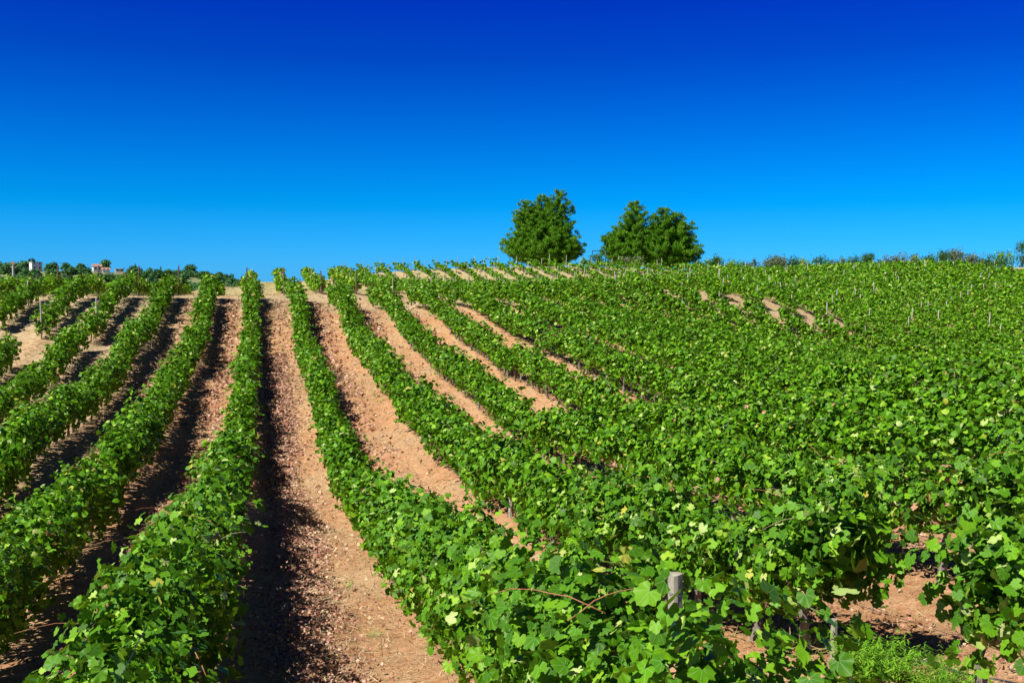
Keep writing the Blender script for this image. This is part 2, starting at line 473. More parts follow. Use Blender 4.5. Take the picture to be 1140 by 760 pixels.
Fq = np.stack([idx[:-1, :-1], idx[:-1, 1:], idx[1:, 1:], idx[1:, :-1]], -1).reshape(-1, 4)
me = np_mesh('ground', np.stack([GX, GY, GZ], -1).reshape(-1, 3), [Fq], M_soil, smooth=True,
             attrs={'litter': litter.ravel(), 'dry': dry.ravel(), 'grassy': grassy.ravel()})
tag(link('ground', me), kind='structure')

# ------------------------------------------------------------ vine rows
def leaf_size(d): return .098 * (1 + np.clip(d - 12, 0, 200) / 48)
def tones(n, pale=0.0, r=rng):
    t = np.clip(r.beta(1.7, 1.9, n) * .90 + pale, 0, .90)
    u = r.random(n)
    t = np.where(u > .935, r.uniform(.90, .955, n), t)
    t = np.where(u > .985, r.uniform(.955, .98, n), t)
    t = np.where(u > .998, r.uniform(.984, 1, n), t)
    return t
def wob(s, seed, f, octs=3):
    return fbm2(s, s * 0 + seed * 7.7, f, seed, octs)

def foliage(name, X, y0, y1, seed, h=1.5, hw=.42, zb=.34, dens=1.0, gaps=(), material=None, shoots=1.2, pale=0., maxd=1e9, size_k=1.0, nearwide=0.0, xoff=None, thin=None, core=.22, lift=0., rag=.25, weak=0., dip=0.):
    r = np.random.default_rng(seed)
    s = np.arange(y0, y1, .5); d = np.hypot(X, s + .25)
    sz = leaf_size(d) * size_k
    per = 1.9 * (h - zb) + 1.6 * hw
    cnt = per * .5 * 2.3 / (.62 * sz ** 2) * dens
    cnt = r.poisson(cnt)
    if thin is not None: cnt = (cnt * thin(s)[1]).astype(int)
    Y = np.repeat(s, cnt) + r.random(cnt.sum()) * .5
    n = len(Y)
    D = np.hypot(X, Y)
    # per-vine clumping
    H = h * (1 + rag * wob(Y, seed + 1, 2.7) + .5 * rag * wob(Y, seed + 9, 8))
    H = H * (1 + .07 * wob(Y, seed + 12, .55))
    wk = np.zeros(n)
    for _ in range(r.poisson(weak * (y1 - y0))):
        wk = np.maximum(wk, np.exp(-((Y - r.uniform(y0, y1)) / r.uniform(.5, 1.1)) ** 2))
    H = H * (1 - .38 * wk) - dip * np.clip((5.9 - Y) / .6, 0, 1)
    if thin is not None: H = H * thin(Y)[0]
    HW = hw * (1 if thin is None else thin(Y)[0]) * (1 + .42 * wob(Y, seed + 2, 2.9)) * (1 + nearwide * np.clip((16 - D) / 10, 0, 1))
    ZB = zb * (1 + .45 * wob(Y, seed + 3, 3.0)) + lift * np.clip((12.5 - Y) / 3, 0, 1)
    ph = r.uniform(-.32 * math.pi, 1.32 * math.pi, n)          # around the section, open underneath
    rad = 1 - .55 * r.random(n) ** 1.7
    inner = r.random(n) < core
    rad = np.where(inner, .62 * np.sqrt(r.random(n)), rad)
    cx, sx = np.cos(ph), np.sin(ph)
    e = .75
    ux = np.sign(cx) * np.abs(cx) ** e; uz = np.sign(sx) * np.abs(sx) ** e
    x3, z3 = ux * HW, uz * (H - ZB) / 2
    cl = fbm2(Y * 1.0 + 3 * ux, z3 * 4.5 + ux * 2 + seed, 3.6, seed + 4, 2)
    rad = rad * (1 + .36 * cl)
    keep = r.random(n) < np.clip(.88 + .95 * cl, .08, 1)
    keep |= inner
    keep &= r.random(n) > .72 * wk
    for a, b in gaps: keep &= ~((Y > a) & (Y < b))
    drift = .10 * wob(Y, seed + 6, .5) + (0 if xoff is None else xoff(Y))
    P = np.stack([X + drift + x3 * rad + r.normal(0, .03, n), Y, (H + ZB) / 2 + z3 * rad + r.normal(0, .03, n)], -1)
    N = np.stack([ux * 1.0, r.normal(0, .35, n), uz * .9 + .30], -1) + r.normal(0, .80, (n, 3))
    T = np.stack([ux * .6, r.normal(0, .6, n), -np.ones(n) * .7], -1) + r.normal(0, .4, (n, 3))
    P, N, T, D = P[keep], N[keep], T[keep], D[keep]; big = inner[keep]
    # leafy shoots that leave the canopy
    ns = r.poisson((y1 - y0) * shoots * 2.3)
    sy = r.uniform(y0, y1, ns)
    for a, b in gaps: sy = sy[~((sy > a) & (sy < b))]
    ns = len(sy)
    if ns:
        k = 9
        side = r.choice([-1., -1., 1.], ns)
        el = r.uniform(.2, 1.45, ns); L = r.uniform(.22, .62, ns)
        t = np.linspace(0, 1, k)[None]
        dirx = side * np.cos(el) * L; dirz = np.sin(el) * L; diry = r.uniform(-.6, .6, ns) * L
        hh_ = h * r.uniform(.65, .98, ns)
        px_ = X + side[:, None] * hw * .75 + dirx[:, None] * t
        py_ = sy[:, None] + diry[:, None] * t
        pz_ = hh_[:, None] + dirz[:, None] * t - .55 * L[:, None] * t ** 2
        sp_ = np.stack([px_, py_, pz_], -1).reshape(-1, 3) + r.normal(0, .035, (ns * k, 3))
        P = np.concatenate([P, sp_]); D = np.concatenate([D, np.hypot(sp_[:, 0], sp_[:, 1])])
        N = np.concatenate([N, np.stack([np.repeat(side, k) * .5, r.normal(0, .4, ns * k), np.ones(ns * k)], -1) + r.normal(0, .4, (ns * k, 3))])
        T = np.concatenate([T, np.stack([np.repeat(side, k), r.normal(0, .7, ns * k), -.5 * np.ones(ns * k)], -1)])
    P[:, 2] += ground(P[:, 0] * 0 + X, P[:, 1])
    n = len(P)
    size = leaf_size(D) * size_k * r.uniform(.6, 1.35, n)
    size[:len(big)] *= np.where(big, 1.6, 1.0)
    tnb = np.zeros(n, bool); tnb[:len(big)] = big
    tn = tones(n, pale, r)
    # reddening patches: a few vines carry dried leaves
    patch = fbm2(P[:, 0] * 2, P[:, 1], 1.3, seed + 15, 2)
    tn = np.where((patch > .95) & (r.random(n) < .10), r.uniform(.984, 1, n), tn)
    return leaf_cloud(name, P, N, T, size, tn, material or M_leaf, D)

# trunk variants
trunk_me = []
for q in range(5):
    rq = random.Random(40 + q); mb = MB()
    p = Vector((0, 0, -.12)); pts = [p.copy()]; rd = [.060]
    for i in range(6):
        p = p + Vector((rq.uniform(-.045, .045), rq.uniform(-.05, .05), .12)); pts.append(p.copy()); rd.append(.052 - .004 * i + rq.uniform(-.008, .008))
    mb.tube(pts, rd, 9)
    for sy in (-1, 1):
        mb.tube([p, p + Vector((rq.uniform(-.05, .05), sy * .2, .10)), p + Vector((rq.uniform(-.08, .08), sy * .45, .18))], [.034, .026, .016], 7)
    trunk_me.append(mb.mesh('vine_trunk', M_bark, True))
mb = MB(); mb.tube([(0, 0, -.1), (.01, .01, .3), (0, 0, .6)], [.05, .04, .035], 5)
trunk_far = mb.mesh('vine_trunk_far', M_bark)

def cane_mesh(seed, L=.7):
    rq = random.Random(seed); mb = MB()
    a = rq.uniform(0, math.tau); d = Vector((math.cos(a) * .6, math.sin(a), rq.uniform(.1, .7))).normalized()
    pts = [Vector((0, 0, 0)) + d * L * t + Vector((0, 0, -.35 * L * t * t)) + Vector((0, 0, rq.uniform(-.01, .01))) for t in (0, .15, .3, .45, .6, .8, 1)]
    mb.tube(pts, [.0042, .004, .0038, .0035, .003, .0025, .0015], 5)
    return mb.mesh('cane', M_cane if seed % 3 else M_twig, True)

ORD = ['zeroth', 'first', 'second', 'third', 'fourth', 'fifth', 'sixth', 'seventh', 'eighth', 'ninth', 'tenth', 'eleventh', 'twelfth', 'thirteenth', 'fourteenth', 'fifteenth', 'sixteenth',
       'seventeenth', 'eighteenth', 'nineteenth', 'twentieth', 'twenty-first', 'twenty-second', 'twenty-third', 'twenty-fourth', 'twenty-fifth', 'twenty-sixth', 'twenty-seventh', 'twenty-eighth', 'twenty-ninth', 'thirtieth',
       'thirty-first', 'thirty-second', 'thirty-third', 'thirty-fourth', 'thirty-fifth', 'thirty-sixth', 'thirty-seventh', 'thirty-eighth']
def row_start(X):
    # nearest point of the row the picture could show (a little beyond the frame)
    if X >= 0: return max(2.6, X / 0.98 - 2.5)
    return max(3.0, -X / 0.275 * .62 - 3.0)

front_rows = {}
def front_row(k):
    X = ROW0 + SP * k
    y0 = row_start(X); y1 = float(track_y(X)) - (1.3 if X < 0 else 2.5 if X < 14 else 0.5 if X < 47 else -.5)
    hw, h, dens, gaps, sh, nw, zb = .40, 1.5, 1.0, [], 1.6, 0., .24
    if k == -1: hw, nw, sh, h = .36, .55, 2.0, 1.42
    if k == 0: hw, nw, h = .38, .35, 1.5; y0 = at_row(846, 760, X).y
    if k == -2: hw, nw, sh = .40, .3, 2.2
    if k == 1: gaps = [(at_row(1096, 700, X).y, at_row(952, 700, X).y)]; hw = .46
    if k >= 2: hw, h, zb, sh = .40, 1.48, .42, 2.4
    if k >= 4: hw, h, zb = .43, 1.5, .42
    if k == -4: gaps = [(58.5, 61)]; dens = .9
    if k == -5: gaps = [(57, 63.5)]; dens = .85
    if k == -6: gaps = [(63, 66)]; dens = .9
    root = empty('vine_row', (X, y0, gz(X, y0)))
    if k >= 0: lab = f'green grapevine row, {ORD[k + 1]} to the right of the path strewn with red leaves'
    else: lab = f'green grapevine row, {ORD[-k]} to the left of the path strewn with red leaves'
    tag(root, lab, 'vine row', 'vine rows on the near slope')
    me = foliage('foliage', X, y0, y1, 100 + k * 13, h=h, hw=hw, dens=dens, gaps=gaps, shoots=sh, weak=.02 if k < 2 else .055, nearwide=nw, zb=zb, lift=.22 if k == 1 else 0., dip=.17 if k == 0 else 0., xoff=(lambda Y: -.22 * np.clip((15 - Y) / 8, 0, 1.2)) if k == -1 else None)
    o = link('foliage', me, root); o.matrix_parent_inverse = Matrix.Translation(root.location).inverted()
    # trunks
    ymax = 62 if -5 <= k <= 3 else 45
    step = 1.12; n = 0; y = y0 + .3; r = random.Random(500 + k)
    while y < min(y1, ymax) and n < 90:
        if not any(a < y < b for a, b in gaps) and not (k >= 5 and y > y0 + 25):
            x = X + r.uniform(-.06, .06)
            link('trunk', trunk_me[r.randrange(5)], root, (x - root.location.x, y - root.location.y, gz(x, y) - root.location.z), (0, 0, r.choice([0, math.pi]) + r.uniform(-.3, .3)), (1, 1, r.uniform(.85, 1.1)))
            n += 1
        y += step * r.uniform(.85, 1.15)
    # canes and wires close to the camera
    if -2 <= k <= 6:
        for i in range(14 if k <= 2 else 8):
            yy = r.uniform(max(y0, 4), max(y0, 4) + 11)
            if any(a < yy < b for a, b in gaps): continue
            sd = r.choice([-1, -1, 1])
            link('cane', cane_mesh(900 + k * 31 + i, r.uniform(.45, .85)), root, (sd * r.uniform(.2, .45), yy - y0, gz(X, yy) + r.uniform(.8, 1.5) - root.location.z))
    if -2 <= k <= 4:
        for hz in (.62, 1.35):
            mbw = MB(); pts = [(0, yy - y0, gz(X, yy) + hz - root.location.z) for yy in np.linspace(y0, min(y1, 40), 14)]
            mbw.tube(pts, .0022, 4)
            link('trellis_wire', mbw.mesh('trellis_wire', M_wire), root)
    front_rows[k] = root
    return root
for k in range(-7, 21): front_row(k)

# rear block
rear_list = list(range(-9, 36))
for k in rear_list:
    X = REAR0 + SP * k
    y0 = float(track_y(X)) + (2.6 if X < -2 else 5.0 if X < 12 else 1.9 if X < 47 else .8)
    y1 = 153 if X < 62 else 150
    if X < -3: y1 = 104
    elif X < 8: y1 = 118
    elif X < 12: y1 = 140
    if X > 60: y0 = max(y0, X / .95)
    root = empty('vine_row', (X, y0, gz(X, y0)))
    ce = 12 < X < 62
    thin = (lambda q: (1 - .42 * np.clip((q - 120) / 6, 0, 1), 1 - .62 * np.clip((q - 120) / 6, 0, 1))) if ce else None
    h = 1.4
    hw = .5 if X > 12 else .40
    mat_ = M_leaf_pale if X < 10 else M_leaf
    if X < -2: lab = f'yellowish green vine row behind the track, {ORD[-k - 1]} left of the bare hill crest gap'
    else: lab = f'vine row beyond the cross track, {ORD[k + 3]} counted from its left end'
    tag(root, lab, 'vine row', 'vine rows beyond the track')
    me = foliage('foliage', X, y0, y1, 700 + k * 17, h=h, hw=hw, zb=.3, thin=thin, dens=.85, weak=.06, shoots=.5, material=mat_, pale=.06,
                 size_k=.85 if ce else .9)
    o = link('foliage', me, root); o.matrix_parent_inverse = Matrix.Translation(root.location).inverted()
    r = random.Random(1500 + k)
    if X < 62:
        y = max(y0 + .4, 122 if ce else 0); n = 0
        while y < y1 and n < 40:
            link('trunk', trunk_far, root, (0, y - y0, gz(X, y) - root.location.z)); y += 1.35 if ce else 2.6; n += 1

# ------------------------------------------------------------ posts
def post_mesh(h, w, m, seed):
    rq = random.Random(seed); mb = MB()
    n = 7; pts = [(0, 0, -.25), (rq.uniform(-.008, .008), rq.uniform(-.008, .008), h * .5), (rq.uniform(-.015, .015), rq.uniform(-.015, .015), h * .985), (0, 0, h)]
    mb.tube(pts, [w / 2 * 1.06, w / 2, w / 2 * .96, w / 2 * .8], n)
    return mb.mesh('post', m)
pm_grey = [post_mesh(1.85, .10, M_postgrey, i) for i in range(3)]
pm_pale = [post_mesh(1.9, .09, M_postpale, i) for i in range(3)]
pm_brown = [post_mesh(2.1, .12, M_postbrown, i) for i in range(2)]
def post(me, x, y, label, group, tilt=.03, scale=1., zoff=0., rq=random.Random(77)):
    o = link('trellis_post', me, None, (x, y, gz(x, y) + zoff), (rq.uniform(-tilt, tilt), rq.uniform(-tilt, tilt), rq.uniform(0, 3)), (1, 1, scale))
    return tag(o, label, 'post', group)
r = random.Random(5)
for k in rear_list:
    X = REAR0 + SP * k
    if X < -2: continue
    y0 = float(track_y(X)) + (5.0 if X < 12 else 2.6); y1 = 154 if X < 62 else 150
    if X > 60: y0 = max(y0, X / .95)
    if X < 8: y1 = 112
    y = y0 + (0 if X < 48 else r.uniform(1, 7)); j = 1
    rl = f'the {ORD[k + 3]} row'
    while y < y1:
        brown = (X < 8 and j == 1)
        me = pm_brown[j % 2] if brown else (pm_pale if X > 30 else pm_grey)[r.randrange(3)]
        post(me, X + r.uniform(-.05, .05), y, f"{'dark brown' if brown else 'weathered grey'} post beyond the track, {ORD[j]} uphill in {rl} from its left end", 'posts beyond the track', .05 if X > 40 else .02, r.uniform(.9, 1.12))
        y += r.uniform(6.5, 9.5) if X < 50 else r.uniform(9, 15); j += 1
# row-end posts of the near slope
for k in range(-7, 16):
    X = ROW0 + SP * k; y = float(track_y(X)) - 2.2
    brown = k < 4
    where = f"{ORD[k + 1]} row right" if k >= 0 else f"{ORD[-k]} row left"
    post(pm_brown[k % 2] if brown else pm_grey[k % 3], X, y, f"{'dark brown' if brown else 'grey'} end post where the {where} of the red-leaf path meets the track", 'row end posts at the track', .03, .88)
# rear-left brown end posts seen against the far hill
for i, (px, k) in enumerate([(199, -2), (155, -4), (110, -5), (65, -6)]):
    p = at_d(px, 322, 86)
    post(pm_brown[i % 2], p.x, 86, f'tall dark brown post against the distant hill, {ORD[i + 1]} from the right', 'brown posts before the distant hill', .02, 1.12)
# hand-placed posts on the near slope
def post_at(px, py, k, me, label, scale=1., grp='posts on the near slope'):
    """foot hidden in the row: py is the top of the post in the photograph"""
    X = ROW0 + SP * k; v = ray(px, py); p = v * (X / v.x)
    z = gz(X, p.y); hgt = p.z - z
    o = link('trellis_post', me, None, (X, p.y, z), (0, 0, random.random()), (1, 1, max(.3, hgt / (1.85))))
    return tag(o, label, 'post', grp)
post_at(45, 336, -5, pm_pale[0], 'thin pale post beside the gap in the fifth row left of the red-leaf path')
post_at(107, 333, -4, pm_pale[1], 'thin pale post at the gap in the fourth row left of the red-leaf path')
post_at(31, 314, -6, pm_pale[2], 'short pale post standing above the sixth row left of the red-leaf path')
post_at(676, 441, 4, pm_grey[0], 'pale grey post rising out of the fifth row right of the red-leaf path')
post_at(569, 492, 1, pm_grey[1], 'small grey post at the foot of the second row right of the red-leaf path')
post_at(1114, 484, 3, pm_grey[2], 'grey post tip among leaves at the right edge of the fourth row')
post_at(929, 449, 5, pm_pale[0], 'pale post tip showing in the middle of the dense right-hand rows')
post_at(853, 415, 6, pm_pale[1], 'pale post tip in the dense rows below the bare track')
# big weathered post in the nearest row
X = 2.1; v = ray(752, 637); p = v * (X / v.x)
mb = MB(); g0 = gz(X, p.y)
rq = random.Random(3); hh = p.z - g0; ring = [(-.031, -.028), (-.006, -.034), (.029, -.030), (.034, .004), (.028, .031), (.0, .034), (-.032, .029), (-.035, .0)]
for zz in np.linspace(-.2, hh, 22):
    kk = 1.0 - .10 * max(0, zz) / hh
    mb.v += [(x_ * kk + rq.uniform(-.0022, .0022), y_ * kk + rq.uniform(-.0022, .0022), zz + (rq.uniform(-.018, .004) if zz > hh - .01 else 0)) for x_, y_ in ring]
for a_ in range(21):
    for b_ in range(8): mb.f.append((a_ * 8 + b_, a_ * 8 + (b_ + 1) % 8, (a_ + 1) * 8 + (b_ + 1) % 8, (a_ + 1) * 8 + b_))
mb.f += [(168, 169, 170, 175), (175, 170, 171, 174), (174, 171, 172, 173)]
o = link('trellis_post', mb.mesh('post', M_postgrey), None, (X, p.y, g0), (0, 0, .2))
tag(o, 'thick weathered post with lichen rising out of the big leaves in the foreground', 'post', 'posts on the near slope')
mb = MB(); mb.tube([(-.05, 0, p.z - g0 - .10), (0, -.047, p.z - g0 - .115), (.05, 0, p.z - g0 - .11), (0, .047, p.z - g0 - .10), (-.05, 0, p.z - g0 - .10)], .0018, 4)
w = link('wire_tie', mb.mesh('wire_tie', M_wire), o)
# pale stake beside the vine trunks
p = at_row(928, 725, 4.95)
mb = MB(); g0 = gz(4.95, p.y)
mb.tube([(0, 0, -.2), (0, 0, p.z - g0 - .01), (0, 0, p.z - g0 + .3)], [.033, .032, .03], 7)
tag(link('stake', mb.mesh('stake', M_postgrey), None, (4.95, p.y, g0)), 'slim pale stake between the bare trunks and the lime green weeds', 'stake')

# ------------------------------------------------------------ trees
def blob_tree(name, clumps, n_per, leaf, m, label, cat, group=None, loc=(0, 0, 0), trunk=None, seed=1, upright=.0, tpl=SML, tone_lo=0., flat=1.0):
    """clumps: list of (x,y,z,rx,rz)"""
    r = np.random.default_rng(seed)
    root = empty(name, loc)
    Ps, Ns, Ts, tn = [], [], [], []
    for (x, y, z, rx, rz) in clumps:
        n = max(12, int(n_per * rx * rz))
        d = norm(r.normal(0, 1, (n, 3))); q = r.random(n) ** .45 * (1 + .5 * (r.random(n) > .88) * r.random(n))
        lump = 1 + .22 * np.sin(d[:, 0] * 5 + x * 3) * np.sin(d[:, 2] * 6 + z)
        Pq = d * (q * lump)[:, None] * np.array([rx, rx, rz]) + np.array([x, y, z])
        Ps.append(Pq); Ns.append(d * .8 + r.normal(0, .6, (n, 3)) + np.array([0, 0, .3]))
        Ts.append(d * (1 - upright) + np.array([0, 0, upright * 2]) + r.normal(0, .4, (n, 3)))
        tn.append(np.clip(r.uniform(0, .85, n) + r.uniform(-.12, .22), tone_lo, 1))
    P = np.concatenate(Ps); k = P[:, 2] > -.3
    P, N, T, tn = P[k], np.concatenate(Ns)[k], np.concatenate(Ts)[k], np.concatenate(tn)[k]
    me = leaf_cloud('crown', P, N, T, leaf * r.uniform(.6, 1.3, len(P)), tn, m, lods=((1e9, tpl),))
    link('crown', me, root)
    if trunk:
        mb = MB()
        for pts, rad in trunk: mb.tube(pts, rad, 7)
        link('trunk', mb.mesh('trunk', M_pinebark, True), root)
    return tag(root, label, cat, group)

def pine(px, base_py, d, tops, halfw_px, label, seed):
    """tops: (dx px, height px, reach px) leaders; built in metres at distance d"""
    r = random.Random(seed)
    b = at_d(px, base_py, d); c = (b.length) / FPX       # metres per pixel there
    x0, y0 = b.x, b.y; z0 = gz(x0, y0)
    zb = b.z - z0
    clumps, tr = [], []
    for (dx, hp, wp) in tops:
        H = hp * c + zb; Wd = wp * c; ox = dx * c
        tr.append(([(0, 0, -.5), (ox * .3, 0, H * .25), (ox * .8, .1, H * .55), (ox, 0, H * .93)], [.30, .24, .14, .04]))
        nlev = 17
        for i in range(nlev):
            t = (i + .3) / nlev
            z = H * (.10 + .87 * t)
            reach = Wd * (1.0 - t ** 2.0) ** .7 * (.9 if t > .12 else .75) + .25
            nb = max(3, int(10 * (1 - t) + 3))
            a0 = r.uniform(0, 6)
            for j in range(nb):
                a = a0 + math.tau * j / nb + r.uniform(-.3, .3)
                rr_ = reach * r.uniform(.72, 1.08)
                for f in (1.08, .92, .74, .52, .3):
                    if r.random() < .22: continue
                    q = r.uniform(.24, .50) * (1 if t < .8 else .7)
                    cx, cy, cz = ox * min(1, t * 1.4) + math.cos(a) * rr_ * f, math.sin(a) * rr_ * f, z + .42 * rr_ * f * f * .6 - .3 + r.uniform(-.2, .25)
                    clumps.append((cx, cy, cz, q * 1.1, q * r.uniform(.6, 1.0)))
                if rr_ > 1.2:
                    tr.append(([(ox * min(1, t * 1.4), 0, z - .4), (ox * min(1, t * 1.4) + math.cos(a) * rr_ * .85, math.sin(a) * rr_ * .85, z + .1 * rr_ - .1)], [.07, .02]))
    return blob_tree('pine_tree', clumps, 640, .40, M_pine, label, 'pine tree', 'pines on the ridge', (x0, y0, z0), tr, seed, upright=.6, tpl=(BLD[0] * np.array([1.7, 1, 1]), BLD[1]))
pine(606, 301, 166, [(-21, 80, 24), (-3, 88, 22), (17, 93, 24), (-5, 54, 46), (8, 58, 40), (0, 68, 35), (-9, 36, 46), (14, 30, 38)], 46, 'broad many-topped pine, leftmost of the three on the ridge', 3)
pine(701, 302, 164, [(5, 80, 26), (-13, 46, 26), (0, 52, 29)], 30, 'narrower pine in the middle, with a bare trunk showing at its left foot', 4)
pine(743, 303, 162, [(-4, 73, 26), (10, 68, 28), (6, 45, 38), (-12, 55, 25)], 34, 'rounded dense pine, rightmost of the three on the ridge', 5)

def bush(px, base_py, d, wpx, hpx, m, label, seed, name='bush', cat='bush', n=160, leaf=.22, group='bushes along the ridge'):
    r = random.Random(seed); b = at_d(px, base_py, d); c = b.length / FPX
    Wd, H = wpx * c * 1.25, (hpx + 6) * c
    z0 = gz(b.x, b.y); H = max(.5, H + (b.z - z0))
    cl = []
    for i in range(14):
        a = r.uniform(0, math.tau); q = math.sqrt(r.random()) * .75
        rx = Wd * .5 * r.uniform(.28, .45)
        zz = H * r.uniform(.2, .8) * (1 - .35 * q)
        cl.append((math.cos(a) * q * Wd * .5, math.sin(a) * q * Wd * .5, zz, rx, H * r.uniform(.2, .3)))
    tr = [([(0, 0, -.2), (r.uniform(-.2, .2), 0, H * .5)], [.09, .03]), ([(0, 0, 0), (Wd * .15, .1, H * .6)], [.06, .02]), ([(0, 0, 0), (-Wd * .18, .1, H * .65)], [.06, .02])]
    return blob_tree(name, cl, n, leaf, m, label, cat, group, (b.x, b.y, z0), tr, seed)
bush(664, 301, 160, 19, 14, M_bush, 'dark bush at the right foot of the leftmost pine', 21)
bush(704, 302, 157, 26, 13, M_olive, 'olive brown bush in front of the middle pine', 22)
bush(682, 301, 158, 14, 9, M_bush, 'low dark bush beside the green metal standpipe', 23)
bush(794, 302, 150, 20, 15, M_bush, 'small dark bush right of the pines, leftmost on the right-hand skyline', 24)
bush(822, 302, 152, 24, 11, M_leaf_pale, 'bright green low bush on the skyline between the dark and the olive bush', 25)
bush(858, 302, 152, 38, 17, M_olive, 'wide rounded olive green bush on the skyline', 26)
bush(963, 298, 155, 20, 15, M_bush, 'compact dark green bush on the right-hand skyline', 27)
bush(984, 298, 158, 16, 13, M_olive, 'small grey green bush just right of the compact dark bush', 28)
bush(1005, 298, 156, 24, 16, M_olive, 'taller grey green bush with feathery top on the skyline', 29)
bush(1049, 295, 158, 14, 13, M_postbrown and M_bush, 'small round dark bush left of the grey bush near the right edge', 30)
bush(1066, 295, 158, 24, 14, M_olive, 'grey green bush left of the bare leafless sapling', 31)
bush(1138, 293, 150, 22, 19, M_bush, 'tall green bush at the right edge of the skyline', 32)
bush(660, 302, 157, 10, 6, M_leaf_pale, 'tiny yellowish shrub under the arm of the standpipe', 33)
rs = random.Random(12)
for i, px in enumerate([786, 807, 838, 880, 897, 915, 932, 948, 1022, 1036, 1082, 1100, 1118]):
    bush(px, 300 - (px - 780) * .018, 156, rs.uniform(15, 26), rs.uniform(6, 11), [M_leaf_pale, M_bush, M_olive, M_bush][i % 4], f"low ragged shrub on the right-hand skyline, {ORD[i + 1]} of thirteen from the left", 140 + i, group='low shrubs filling the right-hand skyline')
# bare sapling
b = at_d(1092, 296, 158); mb = MB(); rq = random.Random(8)
def twigs(p, d, L, rad, lev):
    q = p + d * L; mb.tube([p, p + d * L * .5 + Vector((rq.uniform(-.05, .05), 0, 0)), q], [rad, rad * .8, rad * .5], 5)
    if lev:
        for _ in range(3): twigs(q, (d + Vector((rq.uniform(-.6, .6), rq.uniform(-.5, .5), rq.uniform(-.1, .4)))).normalized(), L * .62, rad * .55, lev - 1)
twigs(Vector((0, 0, -.1)), Vector((0, 0, 1)), 1.6, .06, 3)
bt = empty('bare_sapling', (b.x, b.y, gz(b.x, b.y)), 0); link('trunk', mb.mesh('trunk', M_pinebark), bt)
bt.scale = (1, 1, 1.0); tag(bt, 'leafless grey sapling with thin upright twigs on the right-hand skyline', 'sapling')

# standpipe with side arm between the pines
b = at_d(674, 301, 156); z0 = gz(b.x, b.y); c = b.length / FPX
top = at_d(674, 279, 156).z - z0
root = empty('standpipe', (b.x, b.y, z0)); tag(root, 'dark green metal standpipe with a horizontal arm between the pines', 'standpipe')
mb = MB(); mb.tube([(0, 0, -.2), (0, 0, top)], .11, 10); link('pipe', mb.mesh('pipe', M_greenmetal, True), root)
mb = MB(); mb.tube([(.25, 0, top - .08), (-15 * c, 0, top - .05)], .065, 8); link('arm', mb.mesh('arm', M_greenmetal), root)
mb = MB(); mb.tube([(0, 0, top - .42), (-5 * c, 0, top - .1)], .04, 6); link('brace', mb.mesh('brace', M_greenmetal), root)
mb = MB(); mb.tube([(-15 * c, 0, top + .02), (-15.3 * c, 0, top - .35), (-15.2 * c, 0, top - .75)], [.07, .075, .065], 8); link('spout', mb.mesh('spout', M_greenmetal), root)

# ------------------------------------------------------------ distant hill with houses
HD = 620.0
def hill_top(px):
    return np.interp(px, [-400, -60, 0, 60, 120, 180, 230, 250, 272, 290, 330], [297, 300, 300, 301, 302, 305, 307, 310, 315.5, 322, 335])
hx = np.arange(-420, 360, 8.0)
HV = []; prof = [(-200, 0.0), (-150, .25), (-100, .5), (-50, .78), (-20, .93), (0, 1.0), (40, .96), (120, .5), (200, 0)]
for px in hx:
    for dy, f in prof:
        p = at_d(px, hill_top(px), HD)
        HV.append((p.x * (HD + dy) / HD, HD + dy, -16 + (p.z + 16) * f + .5 * math.sin(px * .09 + dy * .03)))
HV = np.array(HV); nn, mm = len(hx), len(prof)
ii = np.arange(nn * mm).reshape(nn, mm)
HF = np.stack([ii[:-1, :-1], ii[1:, :-1], ii[1:, 1:], ii[:-1, 1:]], -1).reshape(-1, 4)
M_hill = simple('hill_scrub', (.07, .13, .045), (.26, .26, .12), .06, .95, 0)
tag(link('hill', np_mesh('hill', HV, [HF], M_hill, smooth=True)), kind='structure')
def hill_pt(px, f=0.0):
    """a point on the far hill; f = metres in front of its ridge"""
    dy = -f; p = at_d(px, float(hill_top(px)), HD)
    w_ = float(np.interp(dy, [a for a, _ in prof], [q for _, q in prof]))
    s = (HD + dy) / HD
    return Vector((p.x * s, HD + dy, -16 + (p.z + 16) * w_))
far_meshes = []
for q in range(4):
    r = random.Random(60 + q); cl = [(r.uniform(-1.9, 1.9), r.uniform(-1.9, 1.9), 2.4 + r.uniform(-.9, 1.5), r.uniform(1.2, 1.8), r.uniform(.9, 1.4)) for _ in range(9)]
    t = blob_tree('tree', cl, 60, .75, M_far, 'x', 'tree', seed=60 + q, trunk=[([(0, 0, -1), (0, 0, 2.5)], [.25, .15])])
    far_meshes.append([(ch.name.split('.')[0], ch.data) for ch in t.children])
    for ch in list(t.children): bpy.data.objects.remove(ch)
    bpy.data.objects.remove(t)
cl = [(0, 0, z, .75 * (1 - (z / 8.5) ** 2) + .2, .9) for z in np.arange(.5, 7.6, .6)]
t = blob_tree('cypress', cl, 90, .5, M_far, 'x', 'tree', seed=70, trunk=[([(0, 0, -1), (0, 0, 3)], [.2, .1])])
cyp = [(ch.name.split('.')[0], ch.data) for ch in t.children]
for ch in list(t.children): bpy.data.objects.remove(ch)
bpy.data.objects.remove(t)
cl = [(math.cos(a) * q, math.sin(a) * q, 6.2 - .3 * q, 1.5, 1.15) for a in np.arange(0, 6.2, .9) for q in (.8, 2.2)]
t = blob_tree('umbrella_pine', cl, 90, .6, M_far, 'x', 'tree', seed=71, trunk=[([(0, 0, -1), (.2, 0, 6)], [.3, .18])])
umb = [(ch.name.split('.')[0], ch.data) for ch in t.children]
for ch in list(t.children): bpy.data.objects.remove(ch)
bpy.data.objects.remove(t)
